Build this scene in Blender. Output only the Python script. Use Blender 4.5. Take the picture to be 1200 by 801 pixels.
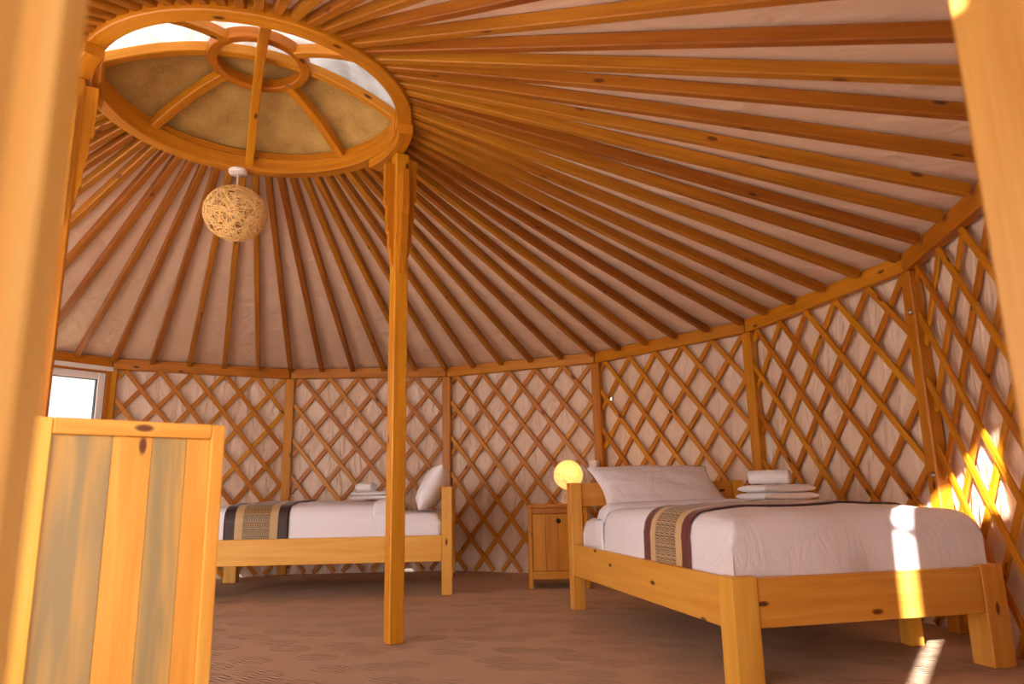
import bpy, bmesh, math, random
from math import sin, cos, pi, atan2, sqrt, radians
from mathutils import Vector, Matrix, noise

random.seed(7)
for o in list(bpy.data.objects):
    bpy.data.objects.remove(o)
scn = bpy.context.scene
COL = scn.collection
S = 1.165                       # layout units -> metres (the bed is 2.0 m long)

# ------------------------------------------------------------------ camera
cam_data = bpy.data.cameras.new('camera')
cam = bpy.data.objects.new('camera', cam_data)
COL.objects.link(cam)
YAW, PITCH, ROLL = 0.1133, 0.2082, -0.0192
CAM = Vector((0.7641, -3.2103, 0.6194))
fw = Vector((sin(YAW) * cos(PITCH), cos(YAW) * cos(PITCH), sin(PITCH)))
r0 = Vector((cos(YAW), -sin(YAW), 0)); u0 = r0.cross(fw)
rt = r0 * cos(ROLL) + u0 * sin(ROLL); up = -r0 * sin(ROLL) + u0 * cos(ROLL)
mw = Matrix((rt, up, -fw)).transposed().to_4x4()
mw.translation = CAM * S
cam.matrix_world = mw
cam_data.sensor_width = 36.0
cam_data.lens = 832.53 / 1200 * 36
cam_data.clip_start = 0.02
cam_data.clip_end = 500
cam_data.dof.use_dof = True
cam_data.dof.focus_distance = 5.6
cam_data.dof.aperture_fstop = 3.5
scn.camera = cam

# ------------------------------------------------------------------ world, sun, daylight, exposure
scn.view_settings.view_transform = 'Standard'
scn.view_settings.look = 'None'
scn.view_settings.gamma = 1.0
scn.view_settings.use_curve_mapping = False
scn.view_settings.exposure = 0.68
world = bpy.data.worlds.new('sky'); scn.world = world
world.use_nodes = True
bg = world.node_tree.nodes['Background']
bg.inputs[0].default_value = (0.94, 0.97, 1.0, 1); bg.inputs[1].default_value = 1.05

SUN_AZ = Vector((0.642, 0.767, 0)).normalized()     # the way the sunlight travels in plan
SUN_EL = radians(15.5)
sun_dir = Vector((SUN_AZ.x * cos(SUN_EL), SUN_AZ.y * cos(SUN_EL), -sin(SUN_EL)))
sd = bpy.data.lights.new('sun', 'SUN'); sd.energy = 22; sd.angle = radians(0.8); sd.color = (1.0, 0.94, 0.88)
so = bpy.data.objects.new('sun', sd); COL.objects.link(so)
so.rotation_euler = sun_dir.to_track_quat('-Z', 'Y').to_euler()

# daylight through the doorway behind the camera
dn = Vector((0.365, -0.931, 0)).normalized(); de = Vector((0.931, 0.365, 0)).normalized()
DOOR_L = Vector((0.589, -2.881, 0))
ad = bpy.data.lights.new('door_daylight', 'AREA'); ad.shape = 'RECTANGLE'; ad.size = 1.0; ad.size_y = 0.9
ad.energy = 9; ad.color = (0.84, 0.89, 1.0)
ao = bpy.data.objects.new('door_daylight', ad); COL.objects.link(ao)
ao.location = (DOOR_L + de * 0.55 + dn * 0.95 + Vector((0, 0, 0.5))) * S
ao.rotation_euler = (-dn + Vector((0, 0, 0.15))).to_track_quat('-Z', 'Z').to_euler()

# ------------------------------------------------------------------ materials
def lin(r, g, b):
    f = lambda c: (c / 255 / 12.92) if c / 255 <= 0.04045 else ((c / 255 + 0.055) / 1.055) ** 2.4
    return (f(r), f(g), f(b), 1)

class NT:
    def __init__(s, name):
        s.m = bpy.data.materials.new(name); s.m.use_nodes = True
        s.t = s.m.node_tree; s.b = s.t.nodes['Principled BSDF']
    def n(s, typ, **kw):
        nd = s.t.nodes.new(typ)
        for k, v in kw.items():
            if k.startswith('i_'):
                nd.inputs[int(k[2:]) if k[2:].isdigit() else k[2:]].default_value = v
            else: setattr(nd, k, v)
        return nd
    def l(s, a, b): s.t.links.new(a, b)
    def math(s, op, a, b=None, c=None):
        nd = s.t.nodes.new('ShaderNodeMath'); nd.operation = op
        for i, v in enumerate((a, b, c)):
            if v is None: continue
            if hasattr(v, 'links'): s.l(v, nd.inputs[i])
            else: nd.inputs[i].default_value = v
        return nd.outputs[0]
    def ramp(s, fac, stops):
        nd = s.t.nodes.new('ShaderNodeValToRGB'); e = nd.color_ramp.elements
        while len(e) < len(stops): e.new(0.5)
        for el, (p, c) in zip(e, stops): el.position = p; el.color = c
        s.l(fac, nd.inputs[0]); return nd.outputs[0]
    def mix(s, f, a, b, bt='MIX'):
        nd = s.t.nodes.new('ShaderNodeMix'); nd.data_type = 'RGBA'; nd.blend_type = bt
        for i, v in ((0, f), (6, a), (7, b)):
            if hasattr(v, 'links'): s.l(v, nd.inputs[i])
            else: nd.inputs[i].default_value = v
        return nd.outputs[2]
    def bump(s, h, strength, dist):
        nd = s.n('ShaderNodeBump'); nd.inputs['Strength'].default_value = strength
        nd.inputs['Distance'].default_value = dist
        s.l(h, nd.inputs['Height']); s.l(nd.outputs[0], s.b.inputs['Normal']); return nd

def wood(name, base, grain, knot, rough=0.42, knots=True, streak=None, vary=0.3):
    """pine: grain follows the U axis of the board's UVs (metres)."""
    N = NT(name)
    uv = N.n('ShaderNodeUVMap'); uv.uv_map = 'UVMap'
    oi = N.n('ShaderNodeObjectInfo')
    off = N.n('ShaderNodeCombineXYZ')
    N.l(N.math('MULTIPLY', oi.outputs['Random'], 37.0), off.inputs[0])
    N.l(N.math('MULTIPLY', oi.outputs['Random'], 11.0), off.inputs[1])
    N.l(N.math('MULTIPLY', oi.outputs['Random'], 5.0), off.inputs[2])
    add = N.n('ShaderNodeVectorMath', operation='ADD'); N.l(uv.outputs[0], add.inputs[0]); N.l(off.outputs[0], add.inputs[1])
    # knots
    kv = N.n('ShaderNodeVectorMath', operation='MULTIPLY'); N.l(add.outputs[0], kv.inputs[0]); kv.inputs[1].default_value = (2.6, 6.5, 1.0)
    vor = N.n('ShaderNodeTexVoronoi', voronoi_dimensions='2D'); vor.inputs['Scale'].default_value = 1.0; vor.inputs['Randomness'].default_value = 1.0
    N.l(kv.outputs[0], vor.inputs['Vector'])
    sep = N.n('ShaderNodeSeparateColor'); N.l(vor.outputs['Color'], sep.inputs[0])
    pick = N.math('GREATER_THAN', sep.outputs[0], 0.50)
    kd = N.math('MULTIPLY', N.math('SUBTRACT', 1.0, N.math('MULTIPLY', vor.outputs['Distance'], 10.0)), pick)
    kd = N.math('MAXIMUM', kd, 0.0)
    # grain bands bent around the knots
    gv = N.n('ShaderNodeVectorMath', operation='MULTIPLY'); N.l(add.outputs[0], gv.inputs[0]); gv.inputs[1].default_value = (1.1, 16.0, 1.0)
    gx = N.n('ShaderNodeVectorMath', operation='ADD'); N.l(gv.outputs[0], gx.inputs[0])
    kc = N.n('ShaderNodeCombineXYZ'); N.l(N.math('MULTIPLY', kd, 0.9), kc.inputs[1]); N.l(kc.outputs[0], gx.inputs[1])
    n1 = N.n('ShaderNodeTexNoise'); n1.inputs['Scale'].default_value = 1.6; n1.inputs['Detail'].default_value = 5; n1.inputs['Distortion'].default_value = 0.4
    N.l(gx.outputs[0], n1.inputs['Vector'])
    fv = N.n('ShaderNodeVectorMath', operation='MULTIPLY'); N.l(add.outputs[0], fv.inputs[0]); fv.inputs[1].default_value = (5.0, 190.0, 1.0)
    n2 = N.n('ShaderNodeTexNoise'); n2.inputs['Scale'].default_value = 1.0; n2.inputs['Detail'].default_value = 3
    N.l(fv.outputs[0], n2.inputs['Vector'])
    g = N.math('MULTIPLY_ADD', n2.outputs['Fac'], 0.35, N.math('MULTIPLY', n1.outputs['Fac'], 0.8))
    colr = N.ramp(g, [(0.35, base), (0.78, grain)])
    if streak:
        sv = N.n('ShaderNodeVectorMath', operation='MULTIPLY'); N.l(add.outputs[0], sv.inputs[0]); sv.inputs[1].default_value = (1.3, 17.0, 1.0)
        n3 = N.n('ShaderNodeTexNoise'); n3.inputs['Scale'].default_value = 1.0; n3.inputs['Detail'].default_value = 5; n3.inputs['Distortion'].default_value = 0.6
        N.l(sv.outputs[0], n3.inputs['Vector'])
        colr = N.mix(N.ramp(n3.outputs['Fac'], [(0.36, (0, 0, 0, 1)), (0.58, (1, 1, 1, 1))]), colr, streak)
    if knots:
        colr = N.mix(N.ramp(kd, [(0.30, (0, 0, 0, 1)), (0.62, (1, 1, 1, 1))]), colr, knot)
    hs = N.n('ShaderNodeHueSaturation'); N.l(colr, hs.inputs['Color'])
    N.l(N.math('MULTIPLY_ADD', oi.outputs['Random'], vary, 1.0 - vary / 2), hs.inputs['Value'])
    N.l(N.math('MULTIPLY_ADD', oi.outputs['Random'], 0.016, 0.492), hs.inputs['Hue'])
    N.l(hs.outputs[0], N.b.inputs['Base Color'])
    N.b.inputs['Roughness'].default_value = rough
    N.b.inputs['Specular IOR Level'].default_value = 0.35
    N.bump(g, 0.12, 0.002)
    return N.m

def cloth(name, colr, rough=0.85, sheen=0.2, wr_scale=6.0, wr=0.5, dist=0.012, weave=True, aniso=(1, 1, 1), ridged=True):
    N = NT(name)
    tc = N.n('ShaderNodeTexCoord')
    mp = N.n('ShaderNodeMapping'); mp.inputs['Scale'].default_value = aniso; N.l(tc.outputs['Object'], mp.inputs[0])
    n1 = N.n('ShaderNodeTexNoise'); n1.inputs['Scale'].default_value = wr_scale; n1.inputs['Detail'].default_value = 6; n1.inputs['Distortion'].default_value = 1.2
    N.l(mp.outputs[0], n1.inputs['Vector'])
    rid = N.math('ABSOLUTE', N.math('SUBTRACT', n1.outputs['Fac'], 0.5))
    h = N.math('POWER', N.math('MULTIPLY', rid, 2.0), 0.6)
    if not ridged:
        n1.inputs['Detail'].default_value = 2.5; n1.inputs['Distortion'].default_value = 0.5; h = n1.outputs['Fac']
    N.b.inputs['Base Color'].default_value = colr
    N.b.inputs['Roughness'].default_value = rough
    N.b.inputs['Sheen Weight'].default_value = sheen
    N.b.inputs['Specular IOR Level'].default_value = 0.3
    N.bump(h, wr, dist)
    return N.m

M = {}
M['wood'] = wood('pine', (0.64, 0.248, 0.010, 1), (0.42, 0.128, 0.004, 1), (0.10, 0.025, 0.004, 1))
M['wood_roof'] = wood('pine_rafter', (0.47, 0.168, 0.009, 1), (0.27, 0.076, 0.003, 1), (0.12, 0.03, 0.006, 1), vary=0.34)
M['wood_pale'] = wood('pale_pine', (0.86, 0.46, 0.080, 1), (0.72, 0.31, 0.035, 1), (0.17, 0.05, 0.01, 1), vary=0.1)
M['wood_jamb'] = wood('door_pine', (0.52, 0.25, 0.062, 1), (0.38, 0.145, 0.025, 1), (0.16, 0.045, 0.012, 1), vary=0.1)
M['wood_grey'] = wood('blue_stained_pine', (0.66, 0.36, 0.10, 1), (0.56, 0.28, 0.07, 1), (0.2, 0.07, 0.02, 1), knots=False, streak=(0.33, 0.225, 0.10, 1), vary=0.1)
M['liner'] = cloth('wall_liner', (0.80, 0.59, 0.43, 1), rough=0.34, sheen=0.0, wr_scale=4.5, wr=0.8, dist=0.06, aniso=(2.2, 2.2, 0.7), ridged=False)
M['fill_liner'] = cloth('fill_light_liner', (0.80, 0.68, 0.60, 1), rough=0.42, sheen=0.0, wr_scale=3.0, wr=0.5, dist=0.03, aniso=(2.2, 2.2, 0.8))
M['roof_liner'] = cloth('roof_liner', (0.78, 0.55, 0.38, 1), rough=0.5, sheen=0.0, wr_scale=5.0, wr=0.7, dist=0.05, ridged=False)
M['sheet'] = cloth('white_cotton', (0.88, 0.85, 0.90, 1), rough=0.75, sheen=0.15, wr_scale=3.2, wr=0.22, dist=0.018, aniso=(0.7, 2.2, 1))
M['pillowcase'] = cloth('pillowcase', (0.88, 0.83, 0.86, 1), rough=0.7, sheen=0.15, wr_scale=4.0, wr=0.35, dist=0.02)
M['towel'] = cloth('terry_towel', (0.88, 0.83, 0.82, 1), rough=0.95, sheen=0.5, wr_scale=60.0, wr=0.5, dist=0.004)

def let_through(mat, amount, colr):
    t = mat.node_tree; out = t.nodes['Material Output']; p = t.nodes['Principled BSDF']
    tr = t.nodes.new('ShaderNodeBsdfTranslucent'); tr.inputs['Color'].default_value = colr
    mx = t.nodes.new('ShaderNodeMixShader'); mx.inputs[0].default_value = amount
    t.links.new(p.outputs[0], mx.inputs[1]); t.links.new(tr.outputs[0], mx.inputs[2]); t.links.new(mx.outputs[0], out.inputs['Surface'])
let_through(M['roof_liner'], 0.008, (0.85, 0.58, 0.42, 1))
let_through(M['liner'], 0.012, (0.85, 0.58, 0.42, 1))
let_through(M['fill_liner'], 0.65, (0.90, 0.92, 0.98, 1))  # strong translucency added on unseen walls so sun through them gives soft fill

def simple(name, colr, rough=0.5, metal=0.0):
    N = NT(name); N.b.inputs['Base Color'].default_value = colr; N.b.inputs['Roughness'].default_value = rough
    N.b.inputs['Metallic'].default_value = metal
    n1 = N.n('ShaderNodeTexNoise'); n1.inputs['Scale'].default_value = 40; N.bump(n1.outputs['Fac'], 0.08, 0.002)
    return N.m
M['white_paint'] = simple('white_painted_frame', (0.86, 0.80, 0.75, 1), 0.45)
M['white_plastic'] = simple('white_plastic', (0.82, 0.74, 0.66, 1), 0.35)
M['metal'] = simple('zinc_bolt', (0.45, 0.40, 0.34, 1), 0.35, 0.9)
M['dark'] = simple('recess_shade', (0.012, 0.008, 0.005, 1), 0.8)
M['cord'] = simple('cream_cord', (0.75, 0.62, 0.48, 1), 0.6)
M['gasket'] = simple('window_gasket', (0.03, 0.03, 0.035, 1), 0.5)

# straw string of the round lamps
N = NT('straw_string'); N.b.inputs['Base Color'].default_value = (0.88, 0.54, 0.19, 1); N.b.inputs['Roughness'].default_value = 0.6
N.b.inputs['Transmission Weight'].default_value = 0.0
M['straw'] = N.m
N = NT('lit_straw'); N.b.inputs['Base Color'].default_value = (0.85, 0.55, 0.2, 1)
N.b.inputs['Emission Color'].default_value = (1.0, 0.56, 0.17, 1); N.b.inputs['Emission Strength'].default_value = 0.62
M['straw_lit'] = N.m
N = NT('lit_inner_shade'); N.b.inputs['Base Color'].default_value = (0.85, 0.6, 0.3, 1)
N.b.inputs['Emission Color'].default_value = (1.0, 0.42, 0.08, 1); N.b.inputs['Emission Strength'].default_value = 0.30
M['shade_lit'] = N.m
N = NT('bulb_glow'); N.b.inputs['Base Color'].default_value = (1, 0.9, 0.7, 1)
N.b.inputs['Emission Color'].default_value = (1.0, 0.78, 0.45, 1); N.b.inputs['Emission Strength'].default_value = 6.0
M['bulb'] = N.m

# felt over the crown
N = NT('brown_felt'); tc = N.n('ShaderNodeTexCoord')
n1 = N.n('ShaderNodeTexNoise'); n1.inputs['Scale'].default_value = 6; n1.inputs['Detail'].default_value = 8; N.l(tc.outputs['Object'], n1.inputs['Vector'])
n2 = N.n('ShaderNodeTexNoise'); n2.inputs['Scale'].default_value = 130; n2.inputs['Detail'].default_value = 4; N.l(tc.outputs['Object'], n2.inputs['Vector'])
g = N.math('MULTIPLY_ADD', n2.outputs['Fac'], 0.5, N.math('MULTIPLY', n1.outputs['Fac'], 0.7))
N.l(N.ramp(g, [(0.38, (0.30, 0.165, 0.035, 1)), (0.75, (0.58, 0.36, 0.10, 1))]), N.b.inputs['Base Color'])
N.b.inputs['Roughness'].default_value = 0.95; N.bump(g, 0.5, 0.01); M['felt'] = N.m

# clear-ish plastic sheet over the crown
N = NT('plastic_sheet'); tc = N.n('ShaderNodeTexCoord')
n1 = N.n('ShaderNodeTexNoise'); n1.inputs['Scale'].default_value = 3.0; n1.inputs['Detail'].default_value = 6; n1.inputs['Distortion'].default_value = 2.0
N.l(tc.outputs['Object'], n1.inputs['Vector'])
trn = N.n('ShaderNodeBsdfTranslucent'); N.l(N.ramp(n1.outputs['Fac'], [(0.38, (0.22, 0.185, 0.16, 1)), (0.58, (0.40, 0.36, 0.33, 1))]), trn.inputs['Color'])
dif = N.n('ShaderNodeBsdfDiffuse'); dif.inputs['Color'].default_value = (0.8, 0.74, 0.68, 1)
mx = N.n('ShaderNodeMixShader'); mx.inputs[0].default_value = 0.35; N.l(trn.outputs[0], mx.inputs[1]); N.l(dif.outputs[0], mx.inputs[2])
N.l(mx.outputs[0], N.t.nodes['Material Output'].inputs['Surface']); M['plastic'] = N.m

# window glass
N = NT('window_glass')
gl = N.n('ShaderNodeBsdfGlossy'); gl.inputs['Roughness'].default_value = 0.02
tr = N.n('ShaderNodeBsdfTransparent'); tr.inputs['Color'].default_value = (0.96, 0.97, 0.96, 1)
mx = N.n('ShaderNodeMixShader'); mx.inputs[0].default_value = 0.04; N.l(tr.outputs[0], mx.inputs[1]); N.l(gl.outputs[0], mx.inputs[2])
N.l(mx.outputs[0], N.t.nodes['Material Output'].inputs['Surface']); M['glass'] = N.m

# carpet: short pile with patches of embossed wavy ridges
N = NT('carpet'); tc = N.n('ShaderNodeTexCoord')
mp = N.n('ShaderNodeMapping'); mp.inputs['Rotation'].default_value = (0, 0, radians(20)); N.l(tc.outputs['Object'], mp.inputs[0])
sx = N.n('ShaderNodeSeparateXYZ'); N.l(mp.outputs[0], sx.inputs[0])
cv = N.n('ShaderNodeVectorMath', operation='MULTIPLY'); N.l(mp.outputs[0], cv.inputs[0]); cv.inputs[1].default_value = (3.6, 5.0, 1)
vor = N.n('ShaderNodeTexVoronoi', voronoi_dimensions='2D'); vor.inputs['Scale'].default_value = 1.0; vor.inputs['Randomness'].default_value = 0.75
N.l(cv.outputs[0], vor.inputs['Vector'])
patch = N.ramp(vor.outputs['Distance'], [(0.30, (1, 1, 1, 1)), (0.42, (0, 0, 0, 1))])
wig = N.math('MULTIPLY', N.math('SINE', N.math('MULTIPLY', sx.outputs[0], 60.0)), 0.009)
rid = N.math('SINE', N.math('MULTIPLY', N.math('ADD', sx.outputs[1], wig), 215.0))
hh = N.math('MULTIPLY', N.math('MULTIPLY_ADD', rid, 0.5, 0.5), patch)
n1 = N.n('ShaderNodeTexNoise'); n1.inputs['Scale'].default_value = 260; n1.inputs['Detail'].default_value = 3; N.l(tc.outputs['Object'], n1.inputs['Vector'])
n2 = N.n('ShaderNodeTexNoise'); n2.inputs['Scale'].default_value = 2.2; n2.inputs['Detail'].default_value = 5; N.l(tc.outputs['Object'], n2.inputs['Vector'])
cc = N.mix(n1.outputs['Fac'], (0.50, 0.32, 0.21, 1), (0.78, 0.54, 0.39, 1))
cc = N.mix(N.math('MULTIPLY', n2.outputs['Fac'], 0.35), cc, (0.50, 0.34, 0.23, 1))
N.l(cc, N.b.inputs['Base Color']); N.b.inputs['Roughness'].default_value = 0.97; N.b.inputs['Specular IOR Level'].default_value = 0.1
h2 = N.math('MULTIPLY_ADD', n1.outputs['Fac'], 0.28, hh)
N.bump(h2, 1.0, 0.015); M['carpet'] = N.m

# desert ground outside
N = NT('sandy_ground'); n1 = N.n('ShaderNodeTexNoise'); n1.inputs['Scale'].default_value = 3
N.l(N.ramp(n1.outputs['Fac'], [(0.3, (0.48, 0.36, 0.24, 1)), (0.7, (0.60, 0.47, 0.33, 1))]), N.b.inputs['Base Color']); N.b.inputs['Roughness'].default_value = 1
M['sand'] = N.m

# bed runner: maroon bands, gold band with a grid of dark square spirals (U across the bed, V along it, in 0..1 of the band)
def runner_mat(name, band, gold, fig):
    N = NT(name); uv = N.n('ShaderNodeUVMap'); uv.uv_map = 'UVMap'
    sx = N.n('ShaderNodeSeparateXYZ'); N.l(uv.outputs[0], sx.inputs[0])
    U, V = sx.outputs[0], sx.outputs[1]
    cell = 0.42 / 4                     # four spirals across the figured band
    def cellc(t, o):
        f = N.math('FRACT', N.math('DIVIDE', N.math('SUBTRACT', t, o), cell))
        return N.math('MULTIPLY', N.math('SUBTRACT', f, 0.5), 2.0)
    cx_, cy_ = cellc(U, 0.0), cellc(V, 0.29)
    mxx = N.math('MAXIMUM', N.math('ABSOLUTE', cx_), N.math('ABSOLUTE', cy_))
    ang = N.math('DIVIDE', N.math('ARCTAN2', cy_, cx_), 2 * pi)
    spi = N.math('FRACT', N.math('ADD', N.math('MULTIPLY', mxx, 2.35), ang))
    line = N.math('MULTIPLY', N.math('GREATER_THAN', spi, 0.50), N.math('LESS_THAN', mxx, 0.86))
    grid = N.math('GREATER_THAN', mxx, 0.95)
    figure = N.math('MAXIMUM', line, grid)
    inband = N.math('MULTIPLY', N.math('GREATER_THAN', V, 0.29), N.math('LESS_THAN', V, 0.71))
    figure = N.math('MULTIPLY', figure, inband)
    maroon = N.math('MAXIMUM', N.math('LESS_THAN', V, 0.17), N.math('GREATER_THAN', V, 0.83))
    col = N.mix(inband, gold, fig)
    col = N.mix(figure, col, (0.045, 0.018, 0.012, 1))
    col = N.mix(maroon, col, band)
    N.l(col, N.b.inputs['Base Color']); N.b.inputs['Roughness'].default_value = 0.5; N.b.inputs['Sheen Weight'].default_value = 0.2
    n1 = N.n('ShaderNodeTexNoise'); n1.inputs['Scale'].default_value = 300; N.bump(n1.outputs['Fac'], 0.2, 0.002)
    return N.m
M['runner1'] = runner_mat('maroon_brocade', (0.13, 0.018, 0.014, 1), (0.66, 0.45, 0.22, 1), (0.60, 0.42, 0.21, 1))
M['runner2'] = runner_mat('dark_brocade', (0.035, 0.008, 0.006, 1), (0.52, 0.34, 0.14, 1), (0.44, 0.29, 0.12, 1))

# ------------------------------------------------------------------ mesh helpers (layout units; scaled by S when linked)
def newbm():
    bm = bmesh.new(); bm.loops.layers.uv.new('UVMap'); return bm

def box(bm, size, mat=None, bevel=0.0, seg=1, axis=None):
    """box of size (sx, sy, sz) centred at the origin of `mat`, UVs with U along the longest side"""
    sx, sy, sz = size
    t = bmesh.new(); uvl = t.loops.layers.uv.new('UVMap')
    bmesh.ops.create_cube(t, size=1.0)
    for v in t.verts: v.co = Vector((v.co.x * sx, v.co.y * sy, v.co.z * sz))
    if bevel: bmesh.ops.bevel(t, geom=list(t.edges), offset=bevel, segments=seg, affect='EDGES', profile=0.5)
    la = axis if axis is not None else max(range(3), key=lambda i: size[i])
    oth = [i for i in range(3) if i != la]
    for f in t.faces:
        n = f.normal; k = max(range(3), key=lambda i: abs(n[i]))
        va = oth[1] if k == oth[0] else oth[0]
        for l in f.loops:
            c = l.vert.co
            l[uvl].uv = (c[la] + (0.37 * k), c[va] + 0.61 * k + (0.13 if n[k] > 0 else 0)) if k != la else (c[oth[0]] + 3.1, c[oth[1]] + 2.2)
    if mat is not None: t.transform(mat)
    merge(bm, t)

def merge(bm, t):
    ul = bm.loops.layers.uv.active; tl = t.loops.layers.uv.active
    vm = {v: bm.verts.new(v.co) for v in t.verts}
    for f in t.faces:
        try: nf = bm.faces.new([vm[v] for v in f.verts])
        except ValueError: continue
        nf.smooth = f.smooth
        if tl:
            for a, b in zip(nf.loops, f.loops): a[ul].uv = b[tl].uv
    t.free()

def grid(bm, nu, nv, fn, uvf=None, closed_u=False, smooth=True, skip=None):
    ul = bm.loops.layers.uv.active
    vs = [[bm.verts.new(fn(i / nu, j / nv)) for j in range(nv + 1)] for i in range(nu if closed_u else nu + 1)]
    for i in range(nu):
        for j in range(nv):
            if skip and skip(i, j): continue
            i2 = (i + 1) % nu if closed_u else i + 1
            f = bm.faces.new((vs[i][j], vs[i2][j], vs[i2][j + 1], vs[i][j + 1])); f.smooth = smooth
            for l, (a, b) in zip(f.loops, ((i, j), (i + 1, j), (i + 1, j + 1), (i, j + 1))):
                l[ul].uv = uvf(a / nu, b / nv) if uvf else (a / nu, b / nv)
    return vs

def tube(bm, pts, rad, n=6, smooth=True):
    """swept round bar through pts"""
    pts = [Vector(p) for p in pts]; ul = bm.loops.layers.uv.active; rings = []; L = 0; Ls = []
    up_ = Vector((0, 0, 1))
    for i, p in enumerate(pts):
        d = (pts[min(i + 1, len(pts) - 1)] - pts[max(i - 1, 0)]).normalized()
        if abs(d.dot(up_)) > 0.95: up_ = Vector((1, 0, 0))
        a = d.cross(up_).normalized(); b = d.cross(a)
        r = rad[i] if isinstance(rad, (list, tuple)) else rad
        rings.append([bm.verts.new(p + (a * cos(2 * pi * k / n) + b * sin(2 * pi * k / n)) * r) for k in range(n)])
        if i: L += (p - pts[i - 1]).length
        Ls.append(L)
    for i in range(len(pts) - 1):
        for k in range(n):
            f = bm.faces.new((rings[i][k], rings[i][(k + 1) % n], rings[i + 1][(k + 1) % n], rings[i + 1][k])); f.smooth = smooth
            for l, (q, w) in zip(f.loops, ((i, k), (i, k + 1), (i + 1, k + 1), (i + 1, k))): l[ul].uv = (Ls[q], w / n * rad_of(rad, q) * 6)
    for rg, fl in ((rings[0], True), (rings[-1], False)):
        try: bm.faces.new(rg if fl else rg[::-1])
        except ValueError: pass
def rad_of(r, i): return r[i] if isinstance(r, (list, tuple)) else r

def sweep(bm, frames, prof, closed=False):
    """prof: list of (x, z) in each frame (origin, xaxis, zaxis); planar board shapes with uvs along the sweep"""
    ul = bm.loops.layers.uv.active
    rings = [[bm.verts.new(o + xa * px + za * pz) for px, pz in prof] for o, xa, za in frames]
    per = [0]; 
    for i in range(len(prof)):
        a, b = prof[i], prof[(i + 1) % len(prof)]; per.append(per[-1] + sqrt((a[0] - b[0]) ** 2 + (a[1] - b[1]) ** 2))
    L = [0]
    fr = frames + ([frames[0]] if closed else [])
    for a, b in zip(fr[:-1], fr[1:]): L.append(L[-1] + (b[0] - a[0]).length)
    n = len(prof)
    for i in range(len(fr) - 1):
        A, B = rings[i], rings[(i + 1) % len(rings)]
        for k in range(n):
            k2 = (k + 1) % n
            f = bm.faces.new((A[k], A[k2], B[k2], B[k]))
            for l, uvv in zip(f.loops, ((L[i], per[k]), (L[i], per[k + 1]), (L[i + 1], per[k + 1]), (L[i + 1], per[k]))): l[ul].uv = uvv
    if not closed:
        bm.faces.new(rings[0][::-1]); bm.faces.new(rings[-1])

def prism(bm, pts, y0, y1, mat=None, longx=False):
    """polygon in the XZ plane extruded from y0 to y1; U runs along z (or x)"""
    t = bmesh.new(); ul = t.loops.layers.uv.new('UVMap')
    A = [t.verts.new((x, y0, z)) for x, z in pts]; B = [t.verts.new((x, y1, z)) for x, z in pts]
    t.faces.new(A); t.faces.new(B[::-1]); n = len(pts)
    for i in range(n): t.faces.new((A[(i + 1) % n], A[i], B[i], B[(i + 1) % n]))
    for f in t.faces:
        for l in f.loops:
            c = l.vert.co; l[ul].uv = ((c.x, c.z + c.y) if longx else (c.z, c.x + c.y))
    if mat is not None: t.transform(mat)
    merge(bm, t)

def lathe(bm, prof, n=32, mat=None):
    t = newbm()
    grid(t, n, len(prof) - 1, lambda a, b: Vector((prof[round(b * (len(prof) - 1))][0] * cos(2 * pi * a), prof[round(b * (len(prof) - 1))][0] * sin(2 * pi * a), prof[round(b * (len(prof) - 1))][1])), closed_u=True)
    bmesh.ops.remove_doubles(t, verts=t.verts, dist=1e-6)
    if mat is not None: t.transform(mat)
    merge(bm, t)

def obj(name, bm, mat, parent=None, loc=None, rotz=None, smooth_angle=None, normals=True):
    if normals: bmesh.ops.recalc_face_normals(bm, faces=bm.faces)
    for v in bm.verts: v.co *= S
    me = bpy.data.meshes.new(name); bm.to_mesh(me); bm.free()
    me.materials.append(mat)
    o = bpy.data.objects.new(name, me); COL.objects.link(o)
    if parent: o.parent = parent
    if loc is not None: o.location = Vector(loc) * S
    if rotz is not None: o.rotation_euler = (0, 0, rotz)
    return o

def thing(name, label, cat, loc=(0, 0, 0), rotz=0.0, group=None):
    o = bpy.data.objects.new(name, None); COL.objects.link(o); o.empty_display_size = 0.1
    o.location = Vector(loc) * S; o.rotation_euler = (0, 0, rotz)
    tag(o, label, cat, group); return o
def tag(o, label, cat, group=None):
    o['label'] = label; o['category'] = cat
    if group: o['group'] = group
def structure(o, kind='structure', label=None, cat=None):
    o['kind'] = kind
    if label: o['label'] = label
    if cat: o['category'] = cat
    return o
def copy_part(src, parent, loc=None, rotz=None, name=None):
    c = src.copy(); COL.objects.link(c); c.parent = parent
    if loc is not None: c.location = Vector(loc) * S
    if rotz is not None: c.rotation_euler = (0, 0, rotz)
    return c
def T(x, y, z): return Matrix.Translation((x, y, z))
def RZ(a): return Matrix.Rotation(a, 4, 'Z')
def RX(a): return Matrix.Rotation(a, 4, 'X')
def RY(a): return Matrix.Rotation(a, 4, 'Y')

# ------------------------------------------------------------------ setting: floor, ground, walls
R, PH, NS, H = 2.9732, 0.3001, 14, 1.6
def vert(k):
    a = pi / 2 - PH - 2 * pi * k / NS
    return Vector((R * cos(a), R * sin(a), 0))
L = 2 * R * sin(pi / NS)
APO = R * cos(pi / NS)
RC = Vector((-0.0199, -0.2272, 0)); RR = 0.685; RZ0 = 2.295     # crown ring

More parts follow.
